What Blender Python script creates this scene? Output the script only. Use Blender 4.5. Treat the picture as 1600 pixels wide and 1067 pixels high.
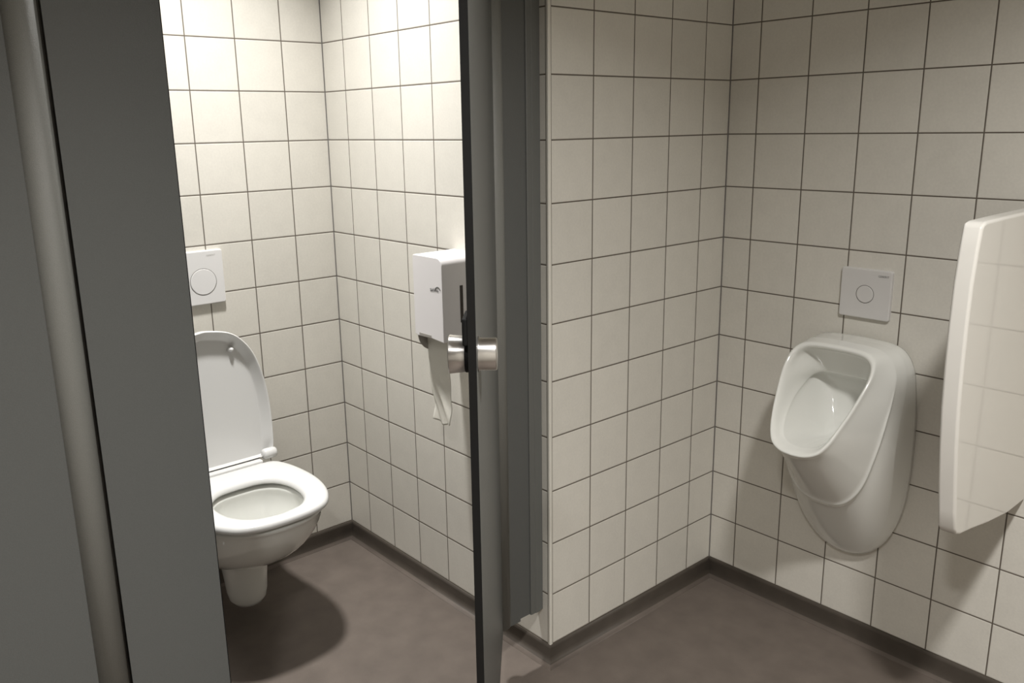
import bpy, bmesh, math, random
from mathutils import Vector, Matrix
random.seed(4)
for o in list(bpy.data.objects): bpy.data.objects.remove(o)
S = bpy.context.scene
C = S.collection
PI = math.pi

# ------------------------------------------------------------------ camera
YAW, PITCH, ROLL = 0.8615496827, -0.2377330869, -0.0179560025
FPX, PX, PY = 1323.98, 780.338, 517.494
fw = Vector((-math.sin(YAW)*math.cos(PITCH), math.cos(YAW)*math.cos(PITCH), math.sin(PITCH)))
rt = Vector((math.cos(YAW), math.sin(YAW), 0)); up = rt.cross(fw)
r2 = rt*math.cos(ROLL) + up*math.sin(ROLL); u2 = up*math.cos(ROLL) - rt*math.sin(ROLL)
cam = bpy.data.cameras.new('camera'); co = bpy.data.objects.new('camera', cam); C.objects.link(co)
m = Matrix((r2, u2, -fw)).transposed().to_4x4(); m.translation = Vector((1.47900, -1.43292, 1.44489))
co.matrix_world = m
cam.sensor_width = 36; cam.lens = FPX/1600*36
cam.shift_x = (800-PX)/1600; cam.shift_y = (PY-533.5)/1600
cam.clip_start = .02; cam.clip_end = 50
S.camera = co

# ------------------------------------------------------------------ world, lights, exposure
w = bpy.data.worlds.new('world'); S.world = w; w.use_nodes = True
w.node_tree.nodes['Background'].inputs[0].default_value = (.9, .95, 1, 1)
w.node_tree.nodes['Background'].inputs[1].default_value = 0.0
S.view_settings.view_transform = 'Standard'; S.view_settings.look = 'None'
S.view_settings.gamma = 1; S.view_settings.use_curve_mapping = False
S.view_settings.exposure = 0.0
CEIL = 2.45
LIGHTS = [  # x, y, power, radius, colour, label
    (-0.52, -0.50, 17.3, .075, (1, .985, .96), 104, 'round recessed ceiling downlight inside the toilet cubicle'),
    (1.44, -0.60, 31.0, .085, (1, .98, .95), 130, 'round recessed ceiling downlight nearest the urinal'),
    (1.44, -1.83, 27.0, .085, (1, .98, .95), 124, 'round recessed ceiling downlight above the passage, farther from the urinal'),
]
def add_light(x, y, pw, r, col, spr):
    l = bpy.data.lights.new('downlight', 'AREA'); l.shape = 'DISK'; l.size = 2*r; l.energy = pw; l.color = col; l.spread = math.radians(spr)
    o = bpy.data.objects.new('downlight_lamp', l); C.objects.link(o); o.location = (x, y, CEIL-.012)
    return o
LOBJ = [add_light(*L[:6]) for L in LIGHTS]

# ------------------------------------------------------------------ materials
def mat(name, col, rough=.5, metal=0, spec=.5, coat=0, bump=None, vary=None, aniso=None):
    mm = bpy.data.materials.new(name); mm.use_nodes = True; nt = mm.node_tree
    b = nt.nodes['Principled BSDF']
    b.inputs['Base Color'].default_value = (*col, 1); b.inputs['Roughness'].default_value = rough
    b.inputs['Metallic'].default_value = metal; b.inputs['Specular IOR Level'].default_value = spec
    b.inputs['Coat Weight'].default_value = coat; b.inputs['Coat Roughness'].default_value = .05
    tc = nt.nodes.new('ShaderNodeTexCoord')
    if vary:
        n = nt.nodes.new('ShaderNodeTexNoise'); n.inputs['Scale'].default_value = vary[0]; n.inputs['Detail'].default_value = 4
        nt.links.new(tc.outputs['Object'], n.inputs['Vector'])
        r = nt.nodes.new('ShaderNodeValToRGB'); a = vary[1]
        r.color_ramp.elements[0].position = .3; r.color_ramp.elements[1].position = .7
        r.color_ramp.elements[0].color = (*[c*(1-a) for c in col], 1); r.color_ramp.elements[1].color = (*[min(1, c*(1+a)) for c in col], 1)
        nt.links.new(n.outputs['Fac'], r.inputs[0]); nt.links.new(r.outputs[0], b.inputs['Base Color'])
    if bump:
        n = nt.nodes.new('ShaderNodeTexNoise'); n.inputs['Scale'].default_value = bump[0]; n.inputs['Detail'].default_value = 3
        nt.links.new(tc.outputs['Object'], n.inputs['Vector'])
        bp = nt.nodes.new('ShaderNodeBump'); bp.inputs['Strength'].default_value = bump[1]; bp.inputs['Distance'].default_value = .001
        nt.links.new(n.outputs['Fac'], bp.inputs['Height']); nt.links.new(bp.outputs[0], b.inputs['Normal'])
    return mm

TILE = (.67, .645, .585); GROUT = (.12, .10, .08)
def tile_mat(name, axis, off, tile=TILE, grout=GROUT, period=.15, zoff=.06, first=None):
    """square tiles; axis 0 -> columns along x, 1 -> columns along y; off = position of one column joint"""
    mm = bpy.data.materials.new(name); mm.use_nodes = True; nt = mm.node_tree; N = nt.nodes; L = nt.links
    b = N['Principled BSDF']
    g = N.new('ShaderNodeNewGeometry'); s = N.new('ShaderNodeSeparateXYZ'); L.new(g.outputs['Position'], s.inputs[0])
    def M(op, a, bb=None, c=None):
        n = N.new('ShaderNodeMath'); n.operation = op
        for i, v in enumerate((a, bb, c)):
            if v is None: continue
            if isinstance(v, (int, float)): n.inputs[i].default_value = v
            else: L.new(v, n.inputs[i])
        return n.outputs[0]
    def cell(src, o):
        q = M('DIVIDE', M('SUBTRACT', src, o), period)
        f = M('FRACT', q); d = M('MULTIPLY', M('MINIMUM', f, M('SUBTRACT', 1.0, f)), period)
        return d, M('FLOOR', q)
    du, cu = cell(s.outputs[axis], off); dz, cz = cell(s.outputs[2], zoff)
    d = M('MINIMUM', du, dz)
    mr = N.new('ShaderNodeMapRange'); mr.interpolation_type = 'SMOOTHSTEP'; L.new(d, mr.inputs['Value'])
    mr.inputs['From Min'].default_value = .0011; mr.inputs['From Max'].default_value = .0022
    # height: joint, then softly rounded tile edge
    mh = N.new('ShaderNodeMapRange'); mh.interpolation_type = 'SMOOTHSTEP'; L.new(d, mh.inputs['Value'])
    mh.inputs['From Min'].default_value = .0006; mh.inputs['From Max'].default_value = .0040
    cmb = N.new('ShaderNodeCombineXYZ'); L.new(cu, cmb.inputs[0]); L.new(cz, cmb.inputs[1])
    wn = N.new('ShaderNodeTexWhiteNoise'); wn.noise_dimensions = '2D'; L.new(cmb.outputs[0], wn.inputs['Vector'])
    no = N.new('ShaderNodeTexNoise'); no.inputs['Scale'].default_value = 160; no.inputs['Detail'].default_value = 5; L.new(g.outputs['Position'], no.inputs['Vector'])
    n2 = N.new('ShaderNodeTexNoise'); n2.inputs['Scale'].default_value = 22; n2.inputs['Detail'].default_value = 3; L.new(g.outputs['Position'], n2.inputs['Vector'])
    val = M('ADD', M('ADD', M('MULTIPLY', wn.outputs['Value'], .05), .975-.12), M('ADD', M('MULTIPLY', no.outputs['Fac'], .14), M('MULTIPLY', n2.outputs['Fac'], .10)))
    hs = N.new('ShaderNodeMix'); hs.data_type = 'RGBA'; hs.blend_type = 'MULTIPLY'; hs.inputs[0].default_value = 1
    hs.inputs[6].default_value = (*tile, 1); cc = N.new('ShaderNodeCombineColor'); [L.new(val, cc.inputs[i]) for i in range(3)]; L.new(cc.outputs[0], hs.inputs[7])
    mx = N.new('ShaderNodeMix'); mx.data_type = 'RGBA'; L.new(mr.outputs[0], mx.inputs[0]); mx.inputs[6].default_value = (*grout, 1); L.new(hs.outputs[2], mx.inputs[7])
    L.new(mx.outputs[2], b.inputs['Base Color'])
    ro = M('SUBTRACT', .85, M('MULTIPLY', mr.outputs[0], .47)); L.new(ro, b.inputs['Roughness'])
    b.inputs['Specular IOR Level'].default_value = .35
    h = M('ADD', M('MULTIPLY', mh.outputs[0], 1.0), M('MULTIPLY', no.outputs['Fac'], .10))
    bp = N.new('ShaderNodeBump'); bp.inputs['Strength'].default_value = .55; bp.inputs['Distance'].default_value = .0012
    L.new(h, bp.inputs['Height']); L.new(bp.outputs[0], b.inputs['Normal'])
    return mm

LC, MC = 1.032, .726           # cubicle depth to its back wall, depth of the urinal niche
M_toilet = tile_mat('tiles behind toilet', 1, -.1422)
M_disp = tile_mat('tiles beside toilet', 0, -LC+.1268)
M_niche = tile_mat('tiles niche side', 1, .1541)
M_ur = tile_mat('tiles urinal wall', 0, .0926)
M_other = tile_mat('tiles other walls', 1, 0.0)
M_other2 = tile_mat('tiles other walls b', 0, 0.0)
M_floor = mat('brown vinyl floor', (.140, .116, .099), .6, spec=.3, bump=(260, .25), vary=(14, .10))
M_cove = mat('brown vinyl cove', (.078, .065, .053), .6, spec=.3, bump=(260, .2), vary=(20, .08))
M_ceil = mat('white ceiling', (.72, .70, .66), .9)
M_hpl = mat('dark grey laminate', (.105, .108, .104), .38, spec=.4, bump=(700, .35), vary=(500, .05))
M_core = mat('black laminate core', (.006, .006, .006), .5, spec=.3)
M_alu = mat('grey powder coated profile', (.20, .20, .185), .42, spec=.5, bump=(900, .5), vary=(600, .06))
M_chan = mat('grey wall channel', (.13, .133, .125), .42, spec=.5, bump=(900, .3))
M_rub = mat('black rubber', (.005, .005, .005), .7, spec=.2)
M_steel = mat('brushed steel', (.72, .70, .68), .26, metal=1)
_n = M_steel.node_tree; _t = _n.nodes.new('ShaderNodeTangent'); _t.direction_type = 'RADIAL'; _t.axis = 'Y'
_p = _n.nodes['Principled BSDF']; _n.links.new(_t.outputs[0], _p.inputs['Tangent']); _p.inputs['Anisotropic'].default_value = .8; _p.inputs['Anisotropic Rotation'].default_value = .25; _p.inputs['Roughness'].default_value = .33
M_cer = mat('white ceramic', (.74, .74, .70), .10, spec=.6, coat=.5)
M_cer2 = mat('urinal ceramic', (.74, .74, .70), .12, spec=.6, coat=.4)
M_seat = mat('white seat plastic', (.70, .695, .68), .18, spec=.55)
M_plate = mat('white plate plastic', (.74, .73, .72), .30, spec=.5)
M_plateu = mat('urinal plate plastic', (.66, .645, .63), .35, spec=.5)
M_gap = mat('grey shadow gap', (.16, .15, .14), .7)
M_disp_w = mat('white dispenser plastic', (.80, .775, .775), .33, spec=.5)
M_disp_g = mat('grey dispenser plastic', (.33, .31, .28), .35, spec=.5)
M_win = mat('dark level window', (.03, .02, .014), .15, spec=.5)
M_paper = mat('toilet paper', (.72, .70, .63), .95, spec=.1, bump=(300, .6))
M_ink = mat('grey print', (.10, .10, .095), .6)
M_inkl = mat('pale grey print', (.42, .40, .38), .6)
M_scr = mat('white divider plastic', (.74, .72, .675), .06, spec=.5)
M_grout = mat('grout', GROUT, .85)
M_trim = mat('white edge trim', (.70, .675, .61), .35)
M_water = mat('water', (.30, .31, .29), .03, spec=.6)
M_lamp = bpy.data.materials.new('lamp diffuser'); M_lamp.use_nodes = True
_b = M_lamp.node_tree.nodes['Principled BSDF']; _b.inputs['Base Color'].default_value = (.9, .9, .85, 1)
_b.inputs['Emission Color'].default_value = (1, .93, .82, 1); _b.inputs['Emission Strength'].default_value = 6

# ------------------------------------------------------------------ helpers
def link(name, bm, mt, parent=None, smooth=False, bevel=0, subs=0, kind=None, segs=2, angle=40):
    me = bpy.data.meshes.new(name); bmesh.ops.recalc_face_normals(bm, faces=bm.faces[:]); bm.to_mesh(me); bm.free()
    o = bpy.data.objects.new(name, me); C.objects.link(o)
    for q in (mt if isinstance(mt, (list, tuple)) else [mt]): me.materials.append(q)
    if smooth or bevel:
        for p in me.polygons: p.use_smooth = True
    if bevel:
        bv = o.modifiers.new('bevel', 'BEVEL'); bv.width = bevel; bv.segments = segs; bv.limit_method = 'ANGLE'; bv.angle_limit = math.radians(angle)
        bv.harden_normals = True
    if subs:
        sb = o.modifiers.new('subsurf', 'SUBSURF'); sb.levels = subs; sb.render_levels = subs
    if parent: o.parent = parent
    if kind: o['kind'] = kind
    return o
def box(bm, x0, x1, y0, y1, z0, z1, mi=0):
    vs = [bm.verts.new((x, y, z)) for x in (x0, x1) for y in (y0, y1) for z in (z0, z1)]
    for f in ((0, 1, 3, 2), (4, 6, 7, 5), (0, 4, 5, 1), (2, 3, 7, 6), (0, 2, 6, 4), (1, 5, 7, 3)):
        bm.faces.new([vs[i] for i in f]).material_index = mi
def bxo(name, dims, mt, parent=None, bevel=0, kind=None):
    bm = bmesh.new(); box(bm, *dims); return link(name, bm, mt, parent, bevel=bevel, kind=kind)
def prism(bm, pts, axis, a, b):
    """extrude a closed 2D polygon along axis (0,1,2) from a to b; pts are the two other coordinates in order"""
    def P(p, t): q = list(p); q.insert(axis, t); return q
    A = [bm.verts.new(P(p, a)) for p in pts]; B = [bm.verts.new(P(p, b)) for p in pts]
    n = len(pts); bm.faces.new(A); bm.faces.new(B)
    for i in range(n): bm.faces.new((A[i], A[(i+1) % n], B[(i+1) % n], B[i]))
def loft(bm, loops, cap0=False, cap1=False):
    V = [[bm.verts.new(p) for p in l] for l in loops]; n = len(loops[0])
    for a, b in zip(V, V[1:]):
        for i in range(n): bm.faces.new((a[i], a[(i+1) % n], b[(i+1) % n], b[i]))
    for c, l in ((cap0, V[0]), (cap1, V[-1])):
        if c:
            ctr = bm.verts.new(sum((v.co for v in l), Vector())/n)
            for i in range(n): bm.faces.new((l[i], l[(i+1) % n], ctr))
    return V
def lathe(bm, prof, axis='z', n=40, org=(0, 0, 0), cap=True):
    loops = []
    for r, h in prof:
        lp = []
        for i in range(n):
            a = 2*PI*i/n; c, s = r*math.cos(a), r*math.sin(a)
            p = {'z': (c, s, h), 'y': (c, h, s), 'x': (h, c, s)}[axis]
            lp.append(tuple(p[k]+org[k] for k in range(3)))
        loops.append(lp)
    loft(bm, loops, cap, cap)
def empty(name, loc=(0, 0, 0), rz=0):
    o = bpy.data.objects.new(name, None); C.objects.link(o); o.location = loc; o.rotation_euler = (0, 0, rz); o.empty_display_size = .05
    return o
def tag(o, label, cat, group=None):
    o['label'] = label; o['category'] = cat
    if group: o['group'] = group
    return o
def catmull(pts, k=8):
    """open Catmull-Rom through points (tuples of any length)"""
    out = []; P = [pts[0]]+list(pts)+[pts[-1]]
    for i in range(1, len(P)-2):
        a, b, c, d = P[i-1:i+3]
        for j in range(k):
            t = j/k
            out.append(tuple(.5*((2*q1)+(-q0+q2)*t+(2*q0-5*q1+4*q2-q3)*t*t+(-q0+3*q1-3*q2+q3)*t**3) for q0, q1, q2, q3 in zip(a, b, c, d)))
    out.append(tuple(pts[-1])); return out
def polar(half, ctr, N):
    """half = dense list (hw, v, extra...) from v-min on axis to v-max on axis; returns N points (u, v, extra...) by polar angle about (0,ctr), mirrored"""
    full = list(half)+[(-p[0],)+tuple(p[1:]) for p in reversed(half[1:-1])]
    ang = [math.atan2(p[0], -(p[1]-ctr)) % (2*PI) for p in full]   # 0 at bottom, grows to +u side
    ang[0] = 0.0
    out = []
    for i in range(N):
        a = 2*PI*i/N; best = None
        for k in range(len(full)):
            a0, a1 = ang[k], ang[(k+1) % len(full)]
            if k == len(full)-1: a1 = 2*PI
            if a0-1e-9 <= a <= a1+1e-9 and a1 > a0:
                t = (a-a0)/(a1-a0); p, q = full[k], full[(k+1) % len(full)]
                best = tuple(x+(y-x)*t for x, y in zip(p, q)); break
        out.append(best or full[min(range(len(full)), key=lambda k: abs(ang[k]-a))])
    return out
def text(name, body, size, mt, parent, matrix):
    c = bpy.data.curves.new(name, 'FONT'); c.body = body; c.size = size; c.extrude = .0001; c.align_x = 'CENTER'; c.align_y = 'CENTER'
    t = bpy.data.objects.new(name+'_tmp', c); C.objects.link(t); bpy.context.view_layer.update()
    me = bpy.data.meshes.new_from_object(t.evaluated_get(bpy.context.evaluated_depsgraph_get()))
    bpy.data.objects.remove(t); o = bpy.data.objects.new(name, me); C.objects.link(o); me.materials.clear(); me.materials.append(mt)
    o.parent = parent; o.matrix_local = matrix; return o

# ------------------------------------------------------------------ room shell
XR, YF, TH = 2.25, -3.3, .12
def wallbox(name, dims, mt): return bxo(name, dims, mt, kind='structure')
wallbox('floor', (-LC-TH, XR+TH, YF-TH, MC+TH, -.10, 0), M_floor)
wallbox('ceiling', (-LC-TH, XR+TH, YF-TH, MC+TH, CEIL, CEIL+.1), M_ceil)
wallbox('wall_toilet_back', (-LC-TH, -LC, YF, 0, 0, CEIL), M_toilet)
wallbox('wall_cubicle_right', (-LC-TH, -.10, 0, .10, 0, CEIL), M_disp)
bm = bmesh.new(); box(bm, -.10, 0, 0, MC+TH, 0, CEIL)
wc = link('wall_niche_left', bm, [M_niche, M_disp], kind='structure')
for p in wc.data.polygons:
    if abs(p.normal.y) > .5: p.material_index = 1
wallbox('wall_urinal_back', (0, XR+TH, MC, MC+TH, 0, CEIL), M_ur)
wallbox('wall_right', (XR, XR+TH, YF, MC, 0, CEIL), M_other)
wallbox('wall_front', (-LC-TH, XR+TH, YF-TH, YF, 0, CEIL), M_other2)

# coved vinyl skirting swept along each wall, mitred in the corners
prof = [(-.002, .060), (.0032, .060), (.0038, .048), (.0042, .026), (.0050, .018), (.0070, .0115), (.0105, .0065), (.0150, .0030), (.0200, .0010), (.026, -.0010), (-.002, -.0010)]
def skirting(name, a, b, na, sa, sb):
    """from a to b along a wall with inward normal na; sa, sb = shift along the run per unit offset at the two ends (mitre)"""
    d = (Vector(b)-Vector(a)).normalized(); n = Vector(na); bm = bmesh.new(); lo = []
    for p, s in ((a, sa), (b, sb)):
        lo.append([(*(Vector(p)+n*o+d*s*o), z) for o, z in prof])
    A = [bm.verts.new(p) for p in lo[0]]; B = [bm.verts.new(p) for p in lo[1]]; k = len(A)
    for i in range(k): bm.faces.new((A[i], A[(i+1) % k], B[(i+1) % k], B[i]))
    bm.faces.new(A); bm.faces.new(B)
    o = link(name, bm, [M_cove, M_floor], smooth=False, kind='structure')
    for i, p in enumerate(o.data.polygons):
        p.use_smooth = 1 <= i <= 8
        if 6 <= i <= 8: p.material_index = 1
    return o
skirting('baseboard_toilet_back', (-LC, YF), (-LC, 0), (1, 0), 1, -1)
skirting('baseboard_cubicle_right', (-LC, 0), (0, 0), (0, -1), 1, 1)
skirting('baseboard_niche_left', (0, 0), (0, MC), (1, 0), -1, -1)
skirting('baseboard_urinal_back', (0, MC), (XR, MC), (0, -1), 1, -1)
skirting('baseboard_right', (XR, MC), (XR, YF), (-1, 0), 1, -1)
skirting('baseboard_front', (XR, YF), (-LC, YF), (0, 1), 1, -1)
bm = bmesh.new()
prism(bm, [(-.007, .003), (-.007, -.0012), (-.001, -.0022), (.0012, -.0012), (.0022, .001), (.0012, .0075), (-.003, .0075), (-.003, .003)], 2, .060, CEIL)
link('trim_1', bm, M_trim, kind='structure')
bm = bmesh.new(); box(bm, -.0092, -.0070, -.0004, .002, .060, CEIL); box(bm, -.002, .0004, .0075, .0097, .060, CEIL)
link('trim_4', bm, M_grout, kind='structure')
# inside-corner sealant
for nm, x, y, mtx in (('trim_2', -LC, 0, M_gap), ('trim_3', 0, MC, M_gap)):
    bm = bmesh.new(); prism(bm, [(x-.001, y+.001), (x+.0028, y+.001), (x+.0022, y-.0022), (x-.001, y-.0028)], 2, .060, CEIL)
    link(nm, bm, mtx, kind='structure')

# ------------------------------------------------------------------ ceiling lamps
for L, lo in zip(LIGHTS, LOBJ):
    t = empty('ceiling_downlight', (L[0], L[1], CEIL)); tag(t, L[6], 'ceiling light')
    bm = bmesh.new(); r = L[3]
    lathe(bm, [(r+.004, -.002), (r+.006, -.012), (r+.022, -.010), (r+.026, -.002)], 'z', 48, cap=False); link('trim_ring', bm, M_plate, t, smooth=True)
    bm = bmesh.new(); lathe(bm, [(r+.005, -.001), (r+.005, -.004)], 'z', 48); link('diffuser', bm, M_lamp, t)
    lo.parent = t; lo.location = (0, 0, -.012)

# ------------------------------------------------------------------ cubicle front
ZB, ZT = .15, 2.12
XP = -.037                       # plane through the middle of doors and pilasters
PIV_Y, RT = -.1455, .0265
def tube_profile(bm, r, z0, z1, n=40):
    lathe(bm, [(r, z0), (r, z1)], 'z', n)
def make_door(name, loc, rz, width, zb, label):
    t = empty(name, loc, rz); tag(t, label, 'door')
    bm = bmesh.new(); box(bm, .018, width, -.0065, .0065, zb, ZT)
    lf = link('leaf', bm, [M_hpl, M_core], t)
    for p in lf.data.polygons:
        if abs(p.normal.y) < .5: p.material_index = 1
    bm = bmesh.new(); tube_profile(bm, RT, zb+.015, ZT)
    hp = link('hinge_profile', bm, M_alu, t, smooth=True); hp['label'] = 'full-height round grey hinge profile'
    for p in hp.data.polygons: p.use_smooth = abs(p.normal.z) < .5
    kx, kz = width-.045, 1.091
    # black lock case with rosette on the inside, steel knobs on both sides
    bm = bmesh.new(); box(bm, width-.062, width+.001, -.0150, -.0065, kz+.024, kz+.068)
    lk = link('lock_case', bm, M_rub, t, bevel=.003); lk['label'] = 'black lock case on the inner face'
    bm = bmesh.new(); lathe(bm, [(.0295, -.0065), (.0295, -.0135), (.027, -.0145)], 'y', 48, (kx, 0, kz)); link('rosette', bm, M_rub, t, smooth=False)
    bm = bmesh.new(); lathe(bm, [(.012, -.0135), (.0285, -.0136), (.0290, -.0145), (.0315, -.0385), (.0305, -.0400), (.020, -.0405)], 'y', 56, (kx, 0, kz))
    kb = link('knob', bm, M_steel, t, smooth=True); kb['label'] = 'steel knob on the inner face'
    bm = bmesh.new(); lathe(bm, [(.0285, .0065), (.0285, .0085), (.0265, .0095), (.0265, .0345), (.0250, .0365), (.015, .0368)], 'y', 56, (kx, 0, kz))
    kb = link('knob', bm, M_steel, t, smooth=True); kb['label'] = 'steel knob on the outer face'
    return t
OPEN = math.radians(46.8)
make_door('cubicle_door', (XP, PIV_Y, 0), -PI/2+OPEN, .725, .150, 'dark grey door standing half open, seen edge-on with its steel knobs')
make_door('cubicle_door', (XP, -1.0885, 0), -PI/2, .70, .150, 'closed dark grey door at the far left edge with round vertical profile')

t = empty('partition_pilaster', (XP, -.965, 0)); tag(t, 'broad dark grey panel with black edge left of the toilet', 'partition')
bm = bmesh.new(); box(bm, -.0065, .0065, -.092, .090, ZB, ZT)
o = link('panel', bm, [M_hpl, M_core], t)
for p in o.data.polygons:
    if abs(p.normal.x) < .5: p.material_index = 1
bm = bmesh.new(); box(bm, -.036, -.0065, .078, .0905, ZB, ZT); box(bm, -.0065, .004, .0900, .0925, ZB, ZT)
o = link('door_stop', bm, M_rub, t); o['label'] = 'black rubber stop strip along the free edge'
bm = bmesh.new(); lathe(bm, [(.030, 0), (.030, .004), (.012, .006), (.012, ZB)], 'z', 32); link('foot', bm, M_steel, t, smooth=False)

t = empty('wall_pilaster', (XP, -.06, 0)); tag(t, 'narrow dark grey strip of partition fixed to the tiled wall by the door hinge', 'partition')
bm = bmesh.new(); prism(bm, [(-.0565, .152), (-.021, .152), (-.021, .160), (.018, .160), (.018, ZT), (-.0565, ZT)], 0, -.0065, .0065)
o = link('panel', bm, [M_hpl, M_core], t)
for p in o.data.polygons:
    if abs(p.normal.x) < .5: p.material_index = 1
bm = bmesh.new()
prism(bm, [(-.016, .014), (.0095, .014), (.0110, .016), (.0110, .030), (.0125, .0315), (.0125, .0465), (.0085, .0475), (.0085, .0595), (-.016, .0595)], 2, .158, ZT)
link('wall_channel', bm, M_chan, t)

# wall between the two cubicles (behind the pilaster) and head rail
t = empty('divider_panel', (-.55, -.965, 0)); tag(t, 'dark grey divider between the cubicles, behind the broad panel', 'partition')
bm = bmesh.new(); box(bm, -LC+.55, XP-.0065+.55-.001, -.0065, .0065, ZB, ZT); link('panel', bm, M_hpl, t)
bm = bmesh.new(); lathe(bm, [(.025, 0), (.025, .004), (.010, .006), (.010, ZB)], 'z', 24, (-.1, 0, 0)); link('foot', bm, M_steel, t)
bm = bmesh.new(); box(bm, -.025, .025, -2.2, 0, ZT, ZT+.04)
o = link('head_rail', bm, M_chan); o.location = (XP, 0, 0); tag(o, 'grey aluminium head rail along the top of the cubicle fronts', 'rail')

# ------------------------------------------------------------------ toilet
TY = -.514
toilet = empty('wall_hung_toilet', (-LC, TY, 0)); tag(toilet, 'white wall-hung toilet with raised lid behind the half-open door', 'toilet')
# outlines given as (half width, distance from wall)
NT = 72
def outline(half, ctr, z, N=NT, dz=None):
    d = catmull(half, 8); return [(p[1], p[0], z if dz is None else z+dz(p[1])) for p in polar(d, ctr, N)]
def bodyline(back, tip, w, wb, xc):
    """D outline: back edge at x=back with half width wb, widest w at xc, rounded tip"""
    pts = [(0, back), (wb*.55, back), (wb*.93, back+.001), (wb, back+.012)]
    pts += [(wb+(w-wb)*.6, back+(xc-back)*.5), (w, xc)]
    for a in (18, 36, 52, 66, 78): 
        a = math.radians(a); pts.append((w*math.cos(a)**.90, xc+(tip-xc)*math.sin(a)**.98))
    pts.append((0, tip)); return pts
CT = .36
loops = []
for z, back, tip, w, wb, xc in [
    (.4185, .010, .552, .186, .165, .34), (.4150, .004, .561, .1945, .172, .34), (.407, .002, .562, .1955, .174, .34), (.399, .002, .553, .189, .174, .34),
    (.380, 0, .547, .187, .174, .34), (.350, 0, .532, .181, .168, .33), (.315, 0, .507, .170, .158, .32), (.280, 0, .471, .154, .146, .30),
    (.250, 0, .428, .134, .128, .28), (.225, .002, .378, .110, .108, .26), (.208, .01, .325, .082, .080, .24)]:
    loops.append([(x, y, zz) for x, y, zz in outline(bodyline(back, tip, w, wb, xc), min(CT, (back+tip)/2), z)])
inner = [(0, .262), (.06, .268), (.098, .30), (.118, .36), (.117, .42), (.098, .475), (.06, .512), (0, .525)]
def scl(half, k, c): return [(h*k, c+(v-c)*k) for h, v in half]
ins = []
for z, k, c in [(.418, 1.06, .395), (.410, .99, .395), (.395, 1.01, .395), (.365, .98, .393), (.335, .86, .385), (.305, .74, .375), (.278, .60, .360), (.252, .42, .345), (.240, .28, .33)]:
    ins.append(outline(scl(inner, k, c), c, z))
bm = bmesh.new(); loft(bm, list(reversed(ins))+loops, True, True)
link('bowl', bm, M_cer, toilet, smooth=True, subs=1)
# trap outlet below the bowl
bm = bmesh.new(); tl = []
for z, cx, rx, ry in [(.262, .235, .115, .090), (.235, .236, .094, .078), (.20, .238, .076, .069), (.15, .240, .068, .064), (.10, .242, .063, .060), (.075, .243, .058, .056), (.060, .244, .048, .046), (.054, .244, .030, .03)]:
    tl.append([(cx+rx*math.cos(2*PI*i/40), ry*math.sin(2*PI*i/40), z) for i in range(40)])
loft(bm, tl, True, True); link('trap', bm, M_cer, toilet, smooth=True)
bm = bmesh.new(); lathe(bm, [(.060, .272), (.060, .270)], "z", 40, (.357, 0, 0)); link('water', bm, M_water, toilet)
# seat ring
so = [(0, .150), (.07, .150), (.135, .150), (.160, .155), (.178, .19), (.191, .25), (.197, .32), (.195, .38), (.184, .44), (.162, .495), (.126, .540), (.07, .562), (0, .568)]
sq = [(0, .262), (.06, .268), (.098, .298), (.116, .35), (.116, .41), (.100, .462), (.062, .502), (0, .517)]
cs = .385
def seatdz(z): return z
bm = bmesh.new()
L = [outline(scl(so, .965, cs), cs, .4225), outline(scl(so, .995, cs), cs, .4235), outline(so, cs, .430), outline(scl(so, .992, cs), cs, .438), outline(scl(so, .955, cs), cs, .4435),
     outline(scl(so, .88, cs), cs, .4450), outline(scl(sq, 1.16, cs), cs, .4445), outline(scl(sq, 1.05, cs), cs, .440), outline(sq, cs, .432), outline(scl(sq, .99, cs), cs, .4235), outline(scl(sq, 1.02, cs), cs, .4215)]
V = loft(bm, L); n = len(V[0])
for i in range(n): bm.faces.new((V[-1][i], V[-1][(i+1) % n], V[0][(i+1) % n], V[0][i]))
seat = link('seat', bm, M_seat, toilet, smooth=True, subs=1)
# lid, leaning against the wall: local u = width, v = height above hinge, d = depth towards the room
lid_h = [(0, 0), (.08, 0), (.15, .001), (.172, .006), (.178, .03), (.182, .10), (.180, .18), (.171, .25), (.150, .325), (.118, .376), (.075, .409), (0, .424)]
LX, LZ, LEAN = .118, .449, math.radians(3.5)
def lidpt(u, v, d):
    return (LX-v*math.sin(LEAN)+d*math.cos(LEAN), u, LZ+v*math.cos(LEAN)+d*math.sin(LEAN))
def lidloop(k, d, c=.20, dv=0):
    return [lidpt(p[0], p[1]+dv, d) for p in polar(catmull(scl(lid_h, k, c), 8), c, 80)]
def lidin(du, d):
    """inset outline by fixed distance"""
    dd = catmull(lid_h, 8); out = []
    P = polar(dd, .20, 80); n = len(P)
    for i, p in enumerate(P):
        q, r = P[i-1], P[(i+1) % n]; tx, ty = r[0]-q[0], r[1]-q[1]; l = math.hypot(tx, ty) or 1
        f = min(1, max(0, (p[1]-.004)/.05)); f = f*f*(3-2*f)      # no raised rim along the hinge edge
        out.append(lidpt(p[0]-ty/l*du, p[1]+tx/l*du*(.15+.85*f), -.0115+(d+.0115)*f if du > .004 and d > -.0115 else d))
    return out
bm = bmesh.new()
loft(bm, [lidin(.03, -.022), lidin(.010, -.021), lidin(.003, -.016), lidin(0, -.006), lidin(0, .009), lidin(.001, .0130), lidin(.003, .0145), lidin(.006, .0130), lidin(.017, .0000), lidin(.0285, -.0105), lidin(.031, -.0115), lidin(.040, -.0115)], True, True)
lid = link('lid', bm, M_seat, toilet, smooth=True, subs=1)
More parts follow.
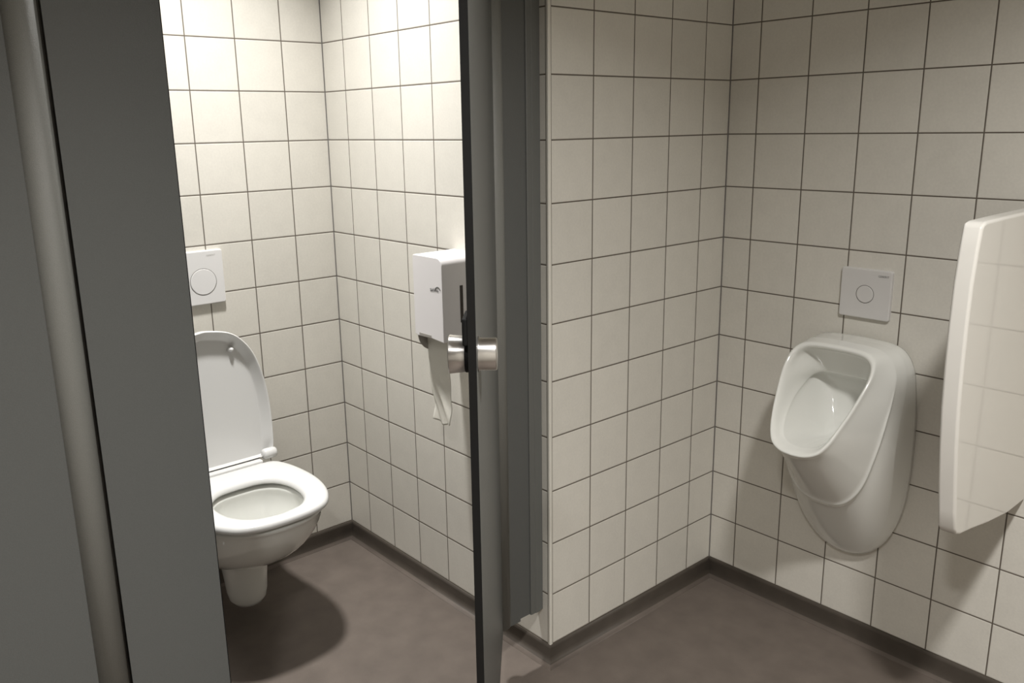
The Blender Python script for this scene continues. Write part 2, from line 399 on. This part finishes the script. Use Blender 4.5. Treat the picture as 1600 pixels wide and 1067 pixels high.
for sx in (-1, 1):
    bm = bmesh.new(); lathe(bm, [(.006, -.001), (.0095, .0), (.0095, .003), (.006, .013), (.0025, .016)], 'z', 24)
    b_ = link('buffer', bm, M_seat, lid, smooth=True); b_.matrix_local = Matrix.Translation(lidpt(sx*.083, .352, -.0115)) @ Matrix.Rotation(PI/2-LEAN*1.0, 4, 'Y')
    bm = bmesh.new(); lathe(bm, [(.007, -.023), (.0145, -.021), (.0168, -.015), (.0168, .015), (.0145, .021), (.007, .023)], 'y', 32, (.128, sx*.160, .4555))
    link('hinge', bm, M_seat, toilet, smooth=True)
bm = bmesh.new(); box(bm, .122, .150, -.130, .130, .424, .4460); link('hinge_bar', bm, M_seat, toilet, bevel=.005)
bm = bmesh.new(); box(bm, .1215, .1285, -.128, .128, .4462, .4475); link('hinge_gap', bm, M_gap, toilet)

# ------------------------------------------------------------------ flush plates
def rrect(w, h, r, n=6):
    out = []
    for cx, cy, a0 in ((w/2-r, h/2-r, 0), (-w/2+r, h/2-r, 90), (-w/2+r, -h/2+r, 180), (w/2-r, -h/2+r, 270)):
        for i in range(n+1):
            a = math.radians(a0+90*i/n); out.append((cx+r*math.cos(a), cy+r*math.sin(a)))
    return out
def flush_plate(name, loc, rz, w, h, bx, br, mt, label, tpos, tmat, dep=.012, tsize=.0075):
    """local: +X out of the wall, Y along wall, Z up"""
    t = empty(name, loc, rz); tag(t, label, 'flush plate')
    bm = bmesh.new(); loops = []
    for k, d in ((0, 0), (0, dep-.003), (.0008, dep-.0008), (.003, dep)):
        loops.append([(d, a, b) for a, b in rrect(w-2*k, h-2*k, .006-min(k, .003))])
    loft(bm, loops, True, True); link('plate', bm, mt, t)
    for bxi in bx:
        bm = bmesh.new(); lathe(bm, [(br-.0008, dep-.002), (br+.0004, dep+.0003), (br+.0016, dep+.0003), (br+.0018, dep-.001)], 'x', 56, (0, bxi[0], bxi[1]), cap=False)
        link('button_gap', bm, M_gap, t, smooth=False)
        bm = bmesh.new(); lathe(bm, [(br-.0004, dep-.004), (br-.0004, dep+.0006), (br-.0014, dep+.0012)], 'x', 56, (0, bxi[0], bxi[1]))
        link('button', bm, mt, t, smooth=False)
    text('lettering', 'GEBERIT', tsize, tmat, t, Matrix.Translation((dep+.0001, tpos[0], tpos[1])) @ Matrix(((0, 0, 1, 0), (1, 0, 0, 0), (0, 1, 0, 0), (0, 0, 0, 1))))
    return t
flush_plate('toilet_flush_plate', (-LC, -.520, 1.014), 0, .246, .164, [(.057, -.012)], .0395, M_plate,
            'white rectangular flush plate with round button on the wall above the toilet', (.087, .066), M_inkl)
flush_plate('urinal_flush_plate', (.4505, MC, 1.000), -PI/2, .136, .131, [(-.000, -.001)], .0225, M_plateu,
            'small square white flush plate with round button above the urinal', (.046, .050), M_ink, dep=.011)

# ------------------------------------------------------------------ urinal
urinal = empty('urinal', (.452, MC, 0)); tag(urinal, 'white ceramic wall-hung urinal below the small square flush plate', 'urinal')
NU, CU = 96, .74
def uloop(half, c=CU, k=1, dy=0):
    """half: (hw, z, y)"""
    d = catmull(half, 10)
    P = polar(d, c, NU); return [(p[0]*k, p[2]+dy-MC, c+(p[1]-c)*k) for p in P]
W = [(0, .258, .7255), (.045, .266, .7255), (.085, .290, .7255), (.120, .332, .7255), (.146, .392, .7255), (.160, .46, .7255), (.166, .54, .7255), (.167, .63, .7255), (.164, .71, .7255), (.156, .785, .7255), (.147, .83, .7255), (.125, .866, .7255), (.088, .884, .7255), (0, .889, .7255)]
Wm = [(h*.995, z, .705) for h, z, y in W]
MM = [(0, .285, .688), (.040, .292, .687), (.075, .312, .684), (.105, .348, .676), (.128, .405, .664), (.143, .47, .648), (.152, .54, .632), (.156, .61, .622), (.157, .69, .628), (.155, .76, .648), (.148, .818, .664), (.128, .860, .672), (.088, .882, .672), (0, .8885, .672)]
CR = [(0, .458, .566), (.030, .460, .566), (.060, .472, .565), (.088, .503, .566), (.108, .545, .569), (.1225, .60, .572), (.134, .655, .577), (.1415, .71, .585), (.146, .77, .602), (.141, .825, .622), (.119, .863, .632), (.083, .884, .628), (0, .889, .625)]
RO = [(0, .632, .399), (.035, .636, .400), (.064, .650, .409), (.082, .676, .427), (.094, .71, .450), (.105, .75, .480), (.114, .795, .513), (.118, .83, .540), (.112, .86, .563), (.090, .878, .576), (.05, .884, .580), (0, .885, .580)]
bm = bmesh.new()
IN = [(0, .648, .432), (.034, .653, .436), (.056, .670, .450), (.071, .702, .484), (.082, .738, .535), (.087, .762, .588), (.084, .778, .620), (.066, .788, .636), (.035, .791, .640), (0, .791, .640)]
def mixl(a, b, t, dy=0): return [(p[0]+(q[0]-p[0])*t, p[1]+(q[1]-p[1])*t+dy, p[2]+(q[2]-p[2])*t) for p, q in zip(a, b)]
lR, lC, lM = uloop(RO), uloop(CR), uloop(MM)
def fade(lp, ref, top=.80, bot=.70):
    """keep the ridge only on the lower part: blend into ref towards the top"""
    out = []
    for p, q in zip(lp, ref):
        t = min(1, max(0, (p[2]-bot)/(top-bot))); out.append(tuple(a+(b-a)*t for a, b in zip(p, q)))
    return out
nor = lambda lp, d: [(x*(1+d/.12), y-d, z) for x, y, z in lp]
loops = [uloop(W), uloop(Wm), mixl(lM, uloop(Wm), .10), mixl(lM, uloop(Wm), .02), lM, mixl(lM, lC, .05), mixl(lM, lC, .15), mixl(lM, lC, .55, .003), fade(mixl(lM, lC, .90, .006), mixl(lM, lC, .90)), fade(mixl(lM, lC, .965, .004), mixl(lM, lC, .965)), fade(nor(mixl(lM, lC, .985), .002), mixl(lM, lC, .98)), fade(nor(lC, .0038), lC), fade(nor(mixl(lC, lR, .018), .003), mixl(lC, lR, .025)), fade(mixl(lC, lR, .05, .002), mixl(lC, lR, .05)), mixl(lC, lR, .12, .002), mixl(lC, lR, .4, .006), mixl(lC, lR, .8, .009), mixl(lC, lR, .95, .010),
         uloop(RO, k=.998, dy=.006), uloop(RO, k=.985), uloop(RO, k=.950, dy=-.0045), uloop(RO, k=.905, dy=-.001), uloop(RO, k=.875, dy=.010), uloop(RO, k=.86, dy=.025)]
i0 = uloop(IN); i1 = uloop(IN, k=.99, dy=.006); i2 = uloop(IN, k=1.06, dy=.026)
def low(lp, ref):
    return [tuple(b+(a-b)*min(1, max(0, (r[2]-.70)/.07)) for a, b in zip(p, r)) for p, r in zip(lp, ref)]
i1 = low(i1, [(x, y+.003, z) for x, y, z in i0]); i2 = low(i2, [(x, y+.006, z) for x, y, z in i0])
mid = [tuple((a+b)/2 for a, b in zip(p, q)) for p, q in zip(loops[-1], i0)]
mid = [(x, y+.003, z) for x, y, z in mid]
def shr(lp, k, cx, cy, cz): return [(cx+(x-cx)*k, cy+(y-cy)*k, cz+(z-cz)*k) for x, y, z in lp]
pole = (-.008, .622-MC, .625)
loops += [mid, i0, i1, i2, [(x, y+.022, z) for x, y, z in shr(i2, .90, *pole)], [(x, y+.036, z) for x, y, z in shr(i2, .70, *pole)], [(x, y+.034, z) for x, y, z in shr(i2, .45, *pole)], [(x, y+.022, z) for x, y, z in shr(i2, .2, *pole)]]
loft(bm, loops, True, True)
ub = link('body', bm, M_cer2, urinal, smooth=True, subs=1)
text('lettering', 'GEBERIT', .009, M_inkl, urinal, Matrix.Translation((-.085, -.045, .8872)))

# ------------------------------------------------------------------ urinal divider
XS = .875; ST = .036
prof_s = [(.726, .556), (.62, .556), (.50, .572), (.40, .590), (.345, .598), (.322, .606), (.312, .620), (.303, .66), (.289, .72), (.273, .80), (.260, .89), (.254, .98), (.252, 1.06), (.254, 1.14), (.262, 1.205), (.270, 1.243), (.275, 1.252), (.290, 1.2555), (.40, 1.257), (.60, 1.258), (.726, 1.258)]
div = empty('urinal_divider', (XS, MC, 0)); tag(div, 'white curved divider panel standing out from the wall right of the urinal', 'urinal divider')
bm = bmesh.new(); prism(bm, [(y-MC, z) for y, z in prof_s], 0, -ST, 0)
link('panel', bm, M_scr, div, bevel=.0065, segs=4, angle=50)

# ------------------------------------------------------------------ paper dispenser
DX0, DX1, DD, DZ0, DZ1 = -.381, -.252, .140, .894, 1.116
disp = empty('toilet_paper_dispenser', ((DX0+DX1)/2, 0, DZ0)); tag(disp, 'white plastic toilet paper dispenser on the tiled wall behind the door knob', 'dispenser')
hw = (DX1-DX0)/2; H = DZ1-DZ0
def arcp(cx, cz, r, a0, a1, n=6): return [(cx+r*math.cos(math.radians(a0+(a1-a0)*i/n)), cz+r*math.sin(math.radians(a0+(a1-a0)*i/n))) for i in range(n+1)]
bm = bmesh.new()
front = [(-hw, .004), (-hw+.012, .0), (0.01, .002), (hw, -.002)] + arcp(hw-.022, H-.022, .022, 0, 90, 8) + arcp(-hw+.007, H-.007, .007, 90, 180, 4)
prism(bm, front, 1, -DD, 0)
cover = link('cover', bm, M_disp_w, disp, bevel=.0022, segs=3, angle=50)
bm = bmesh.new(); side = [(-.001, .003), (-.001, -.055), (-.075, -.055)] + arcp(-.085, .0, .055, -90, -180, 8)
side = [(-.004, .003), (-.004, -.052), (-.080, -.052)] + [(-.080-.054*math.sin(math.radians(a)), .002-.054*math.cos(math.radians(a))) for a in range(10, 91, 10)]
prism(bm, side, 0, -hw+.003, -hw+.006); link('side_plate', bm, M_disp_g, disp)
bm = bmesh.new(); box(bm, -hw+.003, hw-.004, -.010, -.002, -.050, .004); link('back_plate', bm, M_disp_g, disp, bevel=.002)
bm = bmesh.new(); box(bm, -hw+.02, -hw+.075, -DD-.0006, -DD+.001, .003, .010); link('release_tab', bm, M_disp_g, disp, bevel=.0005)
bm = bmesh.new(); box(bm, hw-.001, hw+.0008, -.082, -.072, .045, .145); link('level_window', bm, M_win, disp, bevel=.0005)
RX90 = Matrix.Rotation(PI/2, 4, 'X')
text('lettering', 'satino', .0155, M_ink, disp, Matrix.Translation((hw-.034, -DD-.0008, .137)) @ RX90)
bm = bmesh.new(); pts = arcp(hw-.019, .134, .0125, 20, 160, 14); pin = arcp(hw-.019, .134, .0105, 160, 20, 14); prism(bm, pts+pin, 1, -DD-.0010, -DD+.001); link('logo_arc', bm, M_ink, disp)
# hanging sheet of paper, crumpled at its end
bm = bmesh.new(); nx, nz = 26, 60; PW, PH = .094, .245
grid = []
rnd = [(random.uniform(20, 90), random.uniform(20, 90), random.uniform(0, 6.3)) for _ in range(7)]
for j in range(nz+1):
    row = []; v = j/nz; z = -.0015-v*PH
    cr = max(0, (v-.34)/.66)
    for i in range(nx+1):
        s = i/nx-.5
        nn = sum(math.sin(a*s*PW*1.6+b*z+c) for a, b, c in rnd)/7
        y = -.105 + .002*math.cos(s*3) + cr*(.014*nn) + .010*v
        wd = PW*(1-.16*cr**1.5)
        zz = z + (.014*math.cos(s*PI)*-cr) + .004*cr*nn
        row.append(bm.verts.new((s*wd-.013+cr*.004*math.sin(9*v), y, zz)))
    grid.append(row)
for j in range(nz):
    for i in range(nx): bm.faces.new((grid[j][i], grid[j][i+1], grid[j+1][i+1], grid[j+1][i]))
pp = link('paper_sheet', bm, M_paper, None, smooth=True)
sd = pp.modifiers.new('solid', 'SOLIDIFY'); sd.thickness = .0012
pp.location = disp.location; tag(pp, 'length of white toilet paper hanging crumpled from the dispenser', 'toilet paper')
